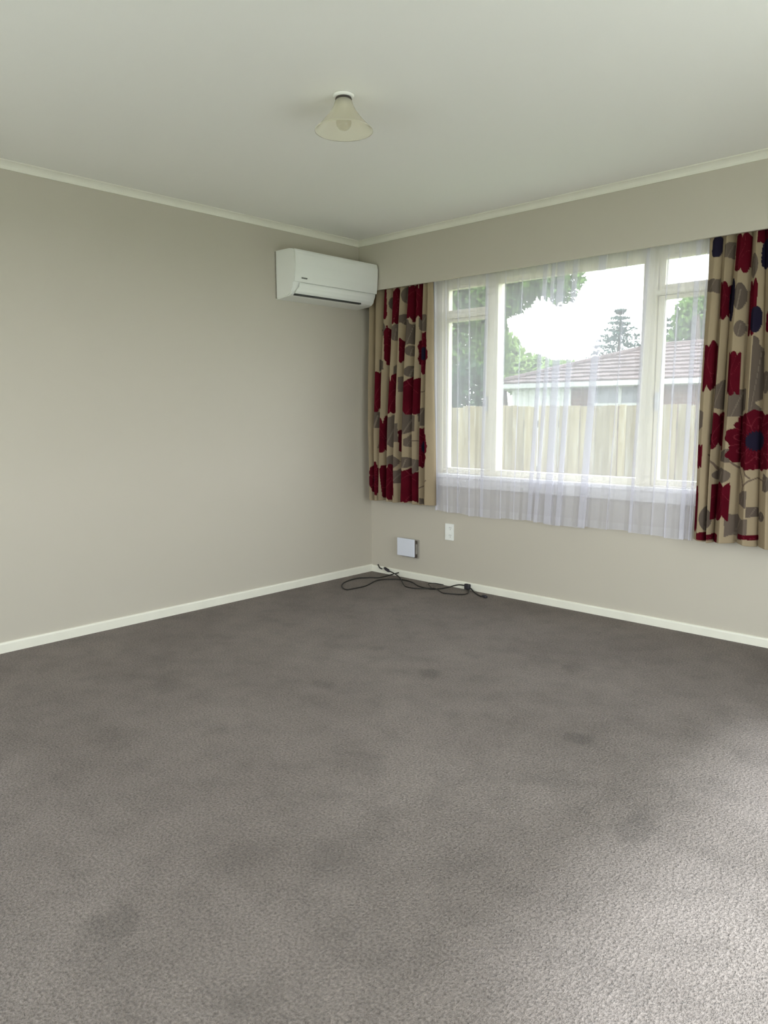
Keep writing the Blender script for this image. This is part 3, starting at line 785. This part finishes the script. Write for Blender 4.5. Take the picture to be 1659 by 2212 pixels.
# ------------------------------------------------------------------ net curtain
def sheer():
    z0, z1 = 0.520, 2.125
    nodes = []          # (x top, x hem, y)
    def flat(xa, xb, n):
        for k in range(n):
            q = k / n
            nodes.append((xa[0] + (xb[0] - xa[0]) * q, xa[1] + (xb[1] - xa[1]) * q, -0.043 + 0.006 * math.sin(len(nodes) * 1.7)))
    def fold(xt, xb, w, y=-0.040):
        nodes.append((xt, xb, y)); nodes.append((xt + w, xb + w, y - 0.004))
        nodes.append((xt + w * 0.9, xb + w * 0.9, y - 0.011)); nodes.append((xt + 0.002, xb + 0.002, y - 0.009))
        nodes.append((xt + 0.006, xb + 0.006, y - 0.016)); nodes.append((xt + w * 1.05, xb + w * 1.05, y - 0.012))
    FOLDS = [(0.636, 0.662, 0.016), (0.735, 0.760, 0.008), (0.835, 0.850, 0.010), (0.925, 0.945, 0.012), (1.062, 1.035, 0.024), (1.205, 1.190, 0.010),
             (1.330, 1.290, 0.009), (1.478, 1.392, 0.034), (1.535, 1.445, 0.028), (1.572, 1.515, 0.050), (1.672, 1.595, 0.036), (1.832, 1.745, 0.050),
             (1.995, 1.925, 0.008), (2.105, 2.060, 0.022), (2.222, 2.190, 0.010), (2.280, 2.262, 0.014), (2.365, 2.345, 0.030), (2.425, 2.395, 0.014)]
    prev = (0.628, 0.655)
    for xt, xb, wd in FOLDS:
        n = max(2, int((xt - prev[0]) / 0.022))
        flat(prev, (xt, xb), n)
        fold(xt, xb, wd)
        prev = (xt + wd * 1.05, xb + wd * 1.05)
    flat(prev, (2.475, 2.418), 2)
    nodes.append((2.475, 2.418, -0.043))
    N = np.array(nodes)
    d = np.maximum(np.hypot(np.diff((N[:, 0] + N[:, 1]) / 2), np.diff(N[:, 2])), 1e-4)
    u = np.concatenate([[0], np.cumsum(d)])
    ns = 1500
    q = np.linspace(0, u[-1], ns)
    P = np.stack([np.interp(q, u, N[:, k]) for k in range(3)], 1)
    ker = np.ones(7) / 7
    for k in range(3):
        pad = np.pad(P[:, k], 3, mode='edge')
        P[:, k] = np.convolve(pad, ker, 'valid')
    nz = 36
    X = np.empty((nz, ns)); Y = np.empty((nz, ns)); Z = np.empty((nz, ns))
    for j in range(nz):
        t = j / (nz - 1)
        X[j] = P[:, 0] * (1 - t) + P[:, 1] * t
        Y[j] = P[:, 2] + 0.003 * t * np.sin(q * 31 + 2) - 0.002 * t
        Z[j] = z1 - (z1 - z0) * t
    Z[-1] += 0.006 * np.sin(q * 6.0 + 1) + 0.003 * np.sin(q * 23)
    V = np.stack([X, Y, Z], -1).reshape(-1, 3)
    a = np.arange(nz * ns).reshape(nz, ns)
    F = np.stack([a[:-1, :-1], a[1:, :-1], a[1:, 1:], a[:-1, 1:]], -1).reshape(-1, 4)
    me = bpy.data.meshes.new('net_curtain')
    me.vertices.add(len(V)); me.vertices.foreach_set('co', V.ravel())
    me.loops.add(F.size); me.loops.foreach_set('vertex_index', F.ravel())
    me.polygons.add(len(F)); me.polygons.foreach_set('loop_start', np.arange(0, F.size, 4))
    me.update(calc_edges=True)
    hem = np.zeros((nz, ns)); hem[:, q < 0.035] = 0.62; hem[:, q > q[-1] - 0.03] = 0.6; hem[-2:, :] = 0.5; hem[:2, :] = 0.3
    at = me.attributes.new('hem', 'FLOAT', 'POINT')
    at.data.foreach_set('value', hem.ravel())
    o = link_mesh('net_curtain', me, M['sheer'], None, True)
    return tag(o, 'sheer white net curtain across the window, hanging below the sill in loose folds', 'curtain')
sheer()

# ------------------------------------------------------------------ outside
GZ = -0.55
struct(boxes('lawn', M['grass'], None, [(-60, 60, -40, 90, GZ - 0.3, GZ)]), 'grass lawn around the house outside the window', 'lawn')
struct(boxes('bounce_patio', M['concrete'], None, [(XR + 0.1, XR + 5.0, -9.5, 0.5, GZ, -0.12), (-1.0, XR + 0.1, -9.5, YB - 0.1, GZ, -0.12)]), 'unseen pale concrete slab added around the house to bounce light indoors', 'bounce_patio')  # unseen slab, added to throw daylight up onto the ceiling

# paling fence, one object per paling
fence = thing('paling_fence', 'weathered vertical paling fence across the yard outside the window', 'fence', (-1.5, 4.5, GZ))
pm = []
for k in range(4):
    bm = bmesh.new()
    box(bm, -0.0485, 0.0485, 0.0, 0.018, 0.02, 1.80 + (0.0, 0.012, -0.010, 0.005)[k], 0.003)
    bmesh.ops.recalc_face_normals(bm, faces=bm.faces[:])
    me = bpy.data.meshes.new('paling'); bm.to_mesh(me); bm.free(); me.materials.append(M['paling']); pm.append(me)
x = -6.5
while x < 4.5:
    o = link_mesh('paling', pm[random.randrange(4)], None, fence)
    o.location = (x, random.choice((0.0, 0.004, -0.003)), 0.025)
    o.rotation_euler = (random.uniform(-0.004, 0.004), random.uniform(-0.006, 0.006), random.uniform(-0.03, 0.03))
    x += 0.1015
for z in (0.3, 0.95, 1.55):
    boxes('rail', M['paling'], fence, [(-6.6, 4.5, 0.026, 0.066, z, z + 0.09)], 0.003)

# neighbour's house: hipped tile roof, white gutter, brick wall with a wide white window
hs = thing('neighbour_house', 'low brick house with pink tiled hip roof and white gutter beyond the fence', 'house', (-4, 12, GZ))
def hbox(name, mat, b, parent=hs, bev=0.0):
    x0, x1, y0, y1, z0, z1 = b
    return boxes(name, mat, parent, [(x0 + 4, x1 + 4, y0 - 12, y1 - 12, z0 - GZ, z1 - GZ)], bev)
hbox('brick_wall', M['brick'], (-5.35, 6, 12.4, 12.6, GZ, 1.80))
hbox('brick_wall', M['brick'], (-7.0, 6, 16.4, 16.6, GZ, 1.80))
hbox('brick_wall', M['brick'], (-7.0, -6.8, 12.6, 16.4, GZ, 1.80))
hbox('white_wall', M['weatherboard'], (-7.0, -5.35, 12.4, 12.6, GZ, 1.80))
for k in range(9):
    hbox('batten', M['weatherboard'], (-6.95 + k * 0.2, -6.91 + k * 0.2, 12.37, 12.399, GZ, 1.80))
hbox('soffit', M['soffit'], (-7.2, 6, 12.02, 16.98, 1.76, 1.80))
hbox('gutter', M['gutter'], (-7.25, 6, 11.90, 12.02, 1.78, 1.90), bev=0.015)
wf = hbox('window_frame', M['gutter'], (-4.75, -3.40, 12.36, 12.399, 1.34, 1.40))
hbox('window_frame', M['gutter'], (-4.08, -4.01, 12.36, 12.399, 1.40, 1.76))
hbox('window_frame', M['gutter'], (-4.75, -4.68, 12.36, 12.399, 1.40, 1.76))
hbox('window_pane', M['dark_glass'], (-4.68, -3.42, 12.375, 12.398, 1.40, 1.76))
# roof slopes as overlapping tile courses
RZ0, RZ1, RY0, RY1, HX = 1.88, 2.80, 11.93, 14.45, -4.05
NC = 9
for k in range(NC):
    a, b = k / NC, (k + 1) / NC
    ya, yb, za, zb = RY0 + (RY1 - RY0) * a, RY0 + (RY1 - RY0) * b, RZ0 + (RZ1 - RZ0) * a, RZ0 + (RZ1 - RZ0) * b
    xa, xb = -7.25 + (HX + 7.25) * a, -7.25 + (HX + 7.25) * b
    bm = bmesh.new()
    n = 42
    rows = []
    for (x_, y_, z_) in ((xa, ya - 0.03, za + 0.05), (xb, yb, zb + 0.015)):
        rows.append([bm.verts.new((x_ + (6 - x_) * i / n + 4, y_ - 12, z_ - GZ + 0.02 * abs(math.sin(i * PI / 2 + 0.4)))) for i in range(n + 1)])
    low = [bm.verts.new((v.co.x, v.co.y, v.co.z - 0.045)) for v in rows[0]]
    for i in range(n):
        bm.faces.new((rows[0][i], rows[0][i + 1], rows[1][i + 1], rows[1][i]))
        bm.faces.new((low[i], low[i + 1], rows[0][i + 1], rows[0][i]))
    link('tile_course', bm, M['roof_tile'], hs)
    bm = bmesh.new()     # hip end
    yc = 2 * RY1 - ya
    yd = 2 * RY1 - yb
    v = [bm.verts.new((p[0] + 4, p[1] - 12, p[2] - GZ)) for p in ((xa, ya - 0.03, za + 0.05), (xa, yc, za + 0.05), (xb, yd, zb + 0.01), (xb, yb, zb + 0.01))]
    bm.faces.new(v)
    link('tile_course', bm, M['roof_tile'], hs)
bm = bmesh.new()
v = [bm.verts.new((p[0] + 4, p[1] - 12, p[2] - GZ)) for p in ((-7.25, 2 * RY1 - RY0, RZ0 + 0.02), (6, 2 * RY1 - RY0, RZ0 + 0.02), (6, RY1, RZ1 + 0.02), (HX, RY1, RZ1 + 0.02))]
bm.faces.new(v)
link('back_slope', bm, M['roof_tile'], hs)
bm = bmesh.new(); tube(bm, [(HX + 4, RY1 - 12, RZ1 - GZ + 0.02), (10, RY1 - 12, RZ1 - GZ + 0.02)], 0.08, 8)
link('ridge_cap', bm, M['roof_tile'], hs)
bm = bmesh.new(); tube(bm, [(-7.22 + 4, RY0 - 12, RZ0 - GZ + 0.06), (HX + 4, RY1 - 12, RZ1 - GZ + 0.05)], 0.07, 8)
link('hip_cap', bm, M['roof_tile'], hs)

# ------------------------------------------------------------------ trees
def leaf_cloud(blobs, seed):
    """blobs: (cx, cy, cz, rx, ry, rz, count, leaf size)"""
    r = np.random.default_rng(seed)
    Vs = []
    for cx, cy, cz, rx, ry, rz, n, sz in blobs:
        d = r.normal(size=(n, 3)); d /= np.linalg.norm(d, axis=1)[:, None]
        rad = r.uniform(0.35, 1.0, n) ** 0.5
        c = np.array([cx, cy, cz]) + d * rad[:, None] * np.array([rx, ry, rz])
        a = r.normal(size=(n, 3)); a /= np.linalg.norm(a, axis=1)[:, None]
        b = np.cross(a, r.normal(size=(n, 3))); b /= np.linalg.norm(b, axis=1)[:, None]
        s = sz * r.uniform(0.6, 1.3, n)[:, None]
        Vs.append(np.stack([c - a * s, c - b * s * 0.5, c + a * s, c + b * s * 0.5], 1))
    V = np.concatenate(Vs).reshape(-1, 3)
    F = np.arange(len(V)).reshape(-1, 4)
    me = bpy.data.meshes.new('crown')
    me.vertices.add(len(V)); me.vertices.foreach_set('co', V.ravel())
    me.loops.add(F.size); me.loops.foreach_set('vertex_index', F.ravel())
    me.polygons.add(len(F)); me.polygons.foreach_set('loop_start', np.arange(0, F.size, 4))
    me.update(calc_edges=True)
    return me

def tree(name, label, loc, blobs, trunk, mat, seed):
    t = thing(name, label, 'tree', loc)
    link_mesh('crown', leaf_cloud(blobs, seed), mat, t)
    bm = bmesh.new()
    for pts, r in trunk:
        tube(bm, pts, r, 8)
        link('trunk', bm, M['bark'], t)
        bm = bmesh.new()
    bm.free()
    return t

G = GZ
def ab(lst, loc):
    return [(x - loc[0], y - loc[1], z - G, rx, ry, rz, n, s) for x, y, z, rx, ry, rz, n, s in lst]
L = (-7.4, 9.4, G)
tree('garden_tree', 'large green tree filling the left pane, branches reaching over the next one', L,
     ab([(-7.6, 9.4, 3.6, 1.5, 1.2, 1.5, 5200, 0.10), (-6.3, 9.2, 2.8, 1.0, 0.9, 1.1, 3000, 0.095), (-6.2, 9.2, 4.0, 1.0, 0.9, 0.8, 2600, 0.095),
         (-5.15, 9.1, 3.80, 0.85, 0.7, 0.72, 2600, 0.085), (-4.35, 9.1, 3.92, 0.75, 0.6, 0.50, 1700, 0.08), (-3.75, 9.1, 3.85, 0.42, 0.5, 0.62, 1100, 0.075), (-5.4, 9.2, 2.55, 0.35, 0.5, 0.9, 900, 0.085), (-6.5, 9.6, 5.0, 2.2, 1.4, 0.8, 4000, 0.10)], L),
     [([(0, 0, 0), (0.05, 0, 1.5), (0.2, 0, 3.2), (0.1, 0, 4.6)], [0.20, 0.16, 0.11, 0.04]), ([(0.12, 0, 2.6), (1.2, -0.2, 3.7), (2.4, -0.3, 4.5), (3.6, -0.3, 4.62)], [0.09, 0.07, 0.045, 0.015])], M['leaf_mid'], 3)
L = (-5.0, 6.6, G)
tree('dark_shrub', 'dark shrub rising just behind the fence in the left pane', L,
     ab([(-5.2, 6.6, 1.45, 0.95, 0.5, 0.75, 3000, 0.07), (-4.05, 6.6, 1.40, 0.60, 0.45, 0.70, 2600, 0.065), (-4.6, 6.6, 0.4, 1.3, 0.5, 0.9, 2500, 0.07)], L),
     [([(0, 0, 0), (0, 0, 0.9), (-0.2, 0, 1.8)], [0.05, 0.04, 0.015]), ([(0.9, 0, 0), (1.0, 0, 1.0), (1.1, 0, 1.8)], [0.05, 0.035, 0.015])], M['leaf_dark'], 4)
L = (-11.4, 18.4, G)
tree('round_tree', 'light green bushy tree beyond the roof, left of the bright sky gap', L,
     ab([(-11.8, 18.4, 3.1, 1.2, 0.9, 1.0, 3000, 0.12), (-10.4, 18.4, 2.45, 1.0, 0.9, 0.75, 2200, 0.12), (-9.1, 18.4, 2.35, 1.1, 0.9, 0.55, 2000, 0.12), (-8.2, 17.9, 2.2, 0.6, 0.5, 0.5, 800, 0.12)], L),
     [([(0, 0, 0), (0.1, 0, 2.0), (0, 0, 3.6)], [0.18, 0.13, 0.04])], M['leaf_light'], 5)
L = (-7.85, 20.0, G)
lay = []
rr = random.Random(2)
for k in range(11):
    z = 4.50 - k * 0.19
    r_ = 0.10 + 0.105 * k
    for a in range(3 + k // 2):
        th = a * 2 * PI / (3 + k // 2) + k * 0.7 + rr.uniform(-0.3, 0.3)
        lay.append((-7.85 + r_ * 0.7 * math.cos(th), 20 + r_ * 0.7 * math.sin(th), z + rr.uniform(-0.04, 0.04), 0.10 + r_ * 0.42, 0.10 + r_ * 0.42, 0.045, 46, 0.06))
tree('conifer', 'dark conifer with tiered branches against the white sky', L,
     ab(lay + [(-7.5, 20, 2.4, 1.0, 0.8, 0.55, 1200, 0.09)], L), [([(0, 0, 0), (0, 0, 2.5), (0, 0, 5.05)], [0.16, 0.10, 0.02])], M['needle'], 6)
L = (-5.9, 21.0, G)
lay = []
for k in range(9):
    z = 4.45 - k * 0.2
    r_ = 0.12 + 0.09 * k
    for a in range(3 + k // 2):
        th = a * 2 * PI / (3 + k // 2) + k * 1.1 + rr.uniform(-0.3, 0.3)
        lay.append((-7.5 + r_ * 0.7 * math.cos(th), 22.8 + r_ * 0.7 * math.sin(th), z, 0.10 + r_ * 0.42, 0.10 + r_ * 0.42, 0.05, 40, 0.065))
tree('slim_conifer', 'smaller conifer beside the leafy tree in the right pane', (-7.5, 22.8, G),
     ab(lay, (-7.5, 22.8, G)), [([(0, 0, 0), (0, 0, 2.5), (0, 0, 4.8)], [0.13, 0.08, 0.02])], M['needle'], 7)
L = (-4.9, 19.0, G)
tree('leafy_tree', 'tall leafy green tree above the tiled roof in the right pane', L,
     ab([(-4.9, 20, 4.0, 1.15, 1.0, 1.0, 3400, 0.11), (-5.5, 20, 3.3, 0.7, 0.7, 0.8, 1500, 0.11), (-3.7, 20, 4.4, 1.2, 1.0, 1.3, 3000, 0.11), (-2.4, 20, 4.0, 1.3, 1.0, 1.3, 3000, 0.11)], L),
     [([(0, 0, 0), (0.1, 0, 2.2), (0, 0, 4.6)], [0.2, 0.15, 0.05])], M['leaf_mid'], 8)
L = (XR + 7.5, -2.0, G)
tree('hedge', 'clipped green hedge across the yard outside the glass door', L,
     ab([(XR + 7.5, -2.0 + dy, 0.3, 0.7, 1.3, 0.9, 2500, 0.08) for dy in (-5, -3, -1, 1, 3, 5)], L),
     [([(0, dy, 0), (0.02, dy, 0.7), (0, dy, 1.4)], [0.05, 0.04, 0.02]) for dy in (-5, -3, -1, 1, 3, 5)], M['leaf_mid'], 9)
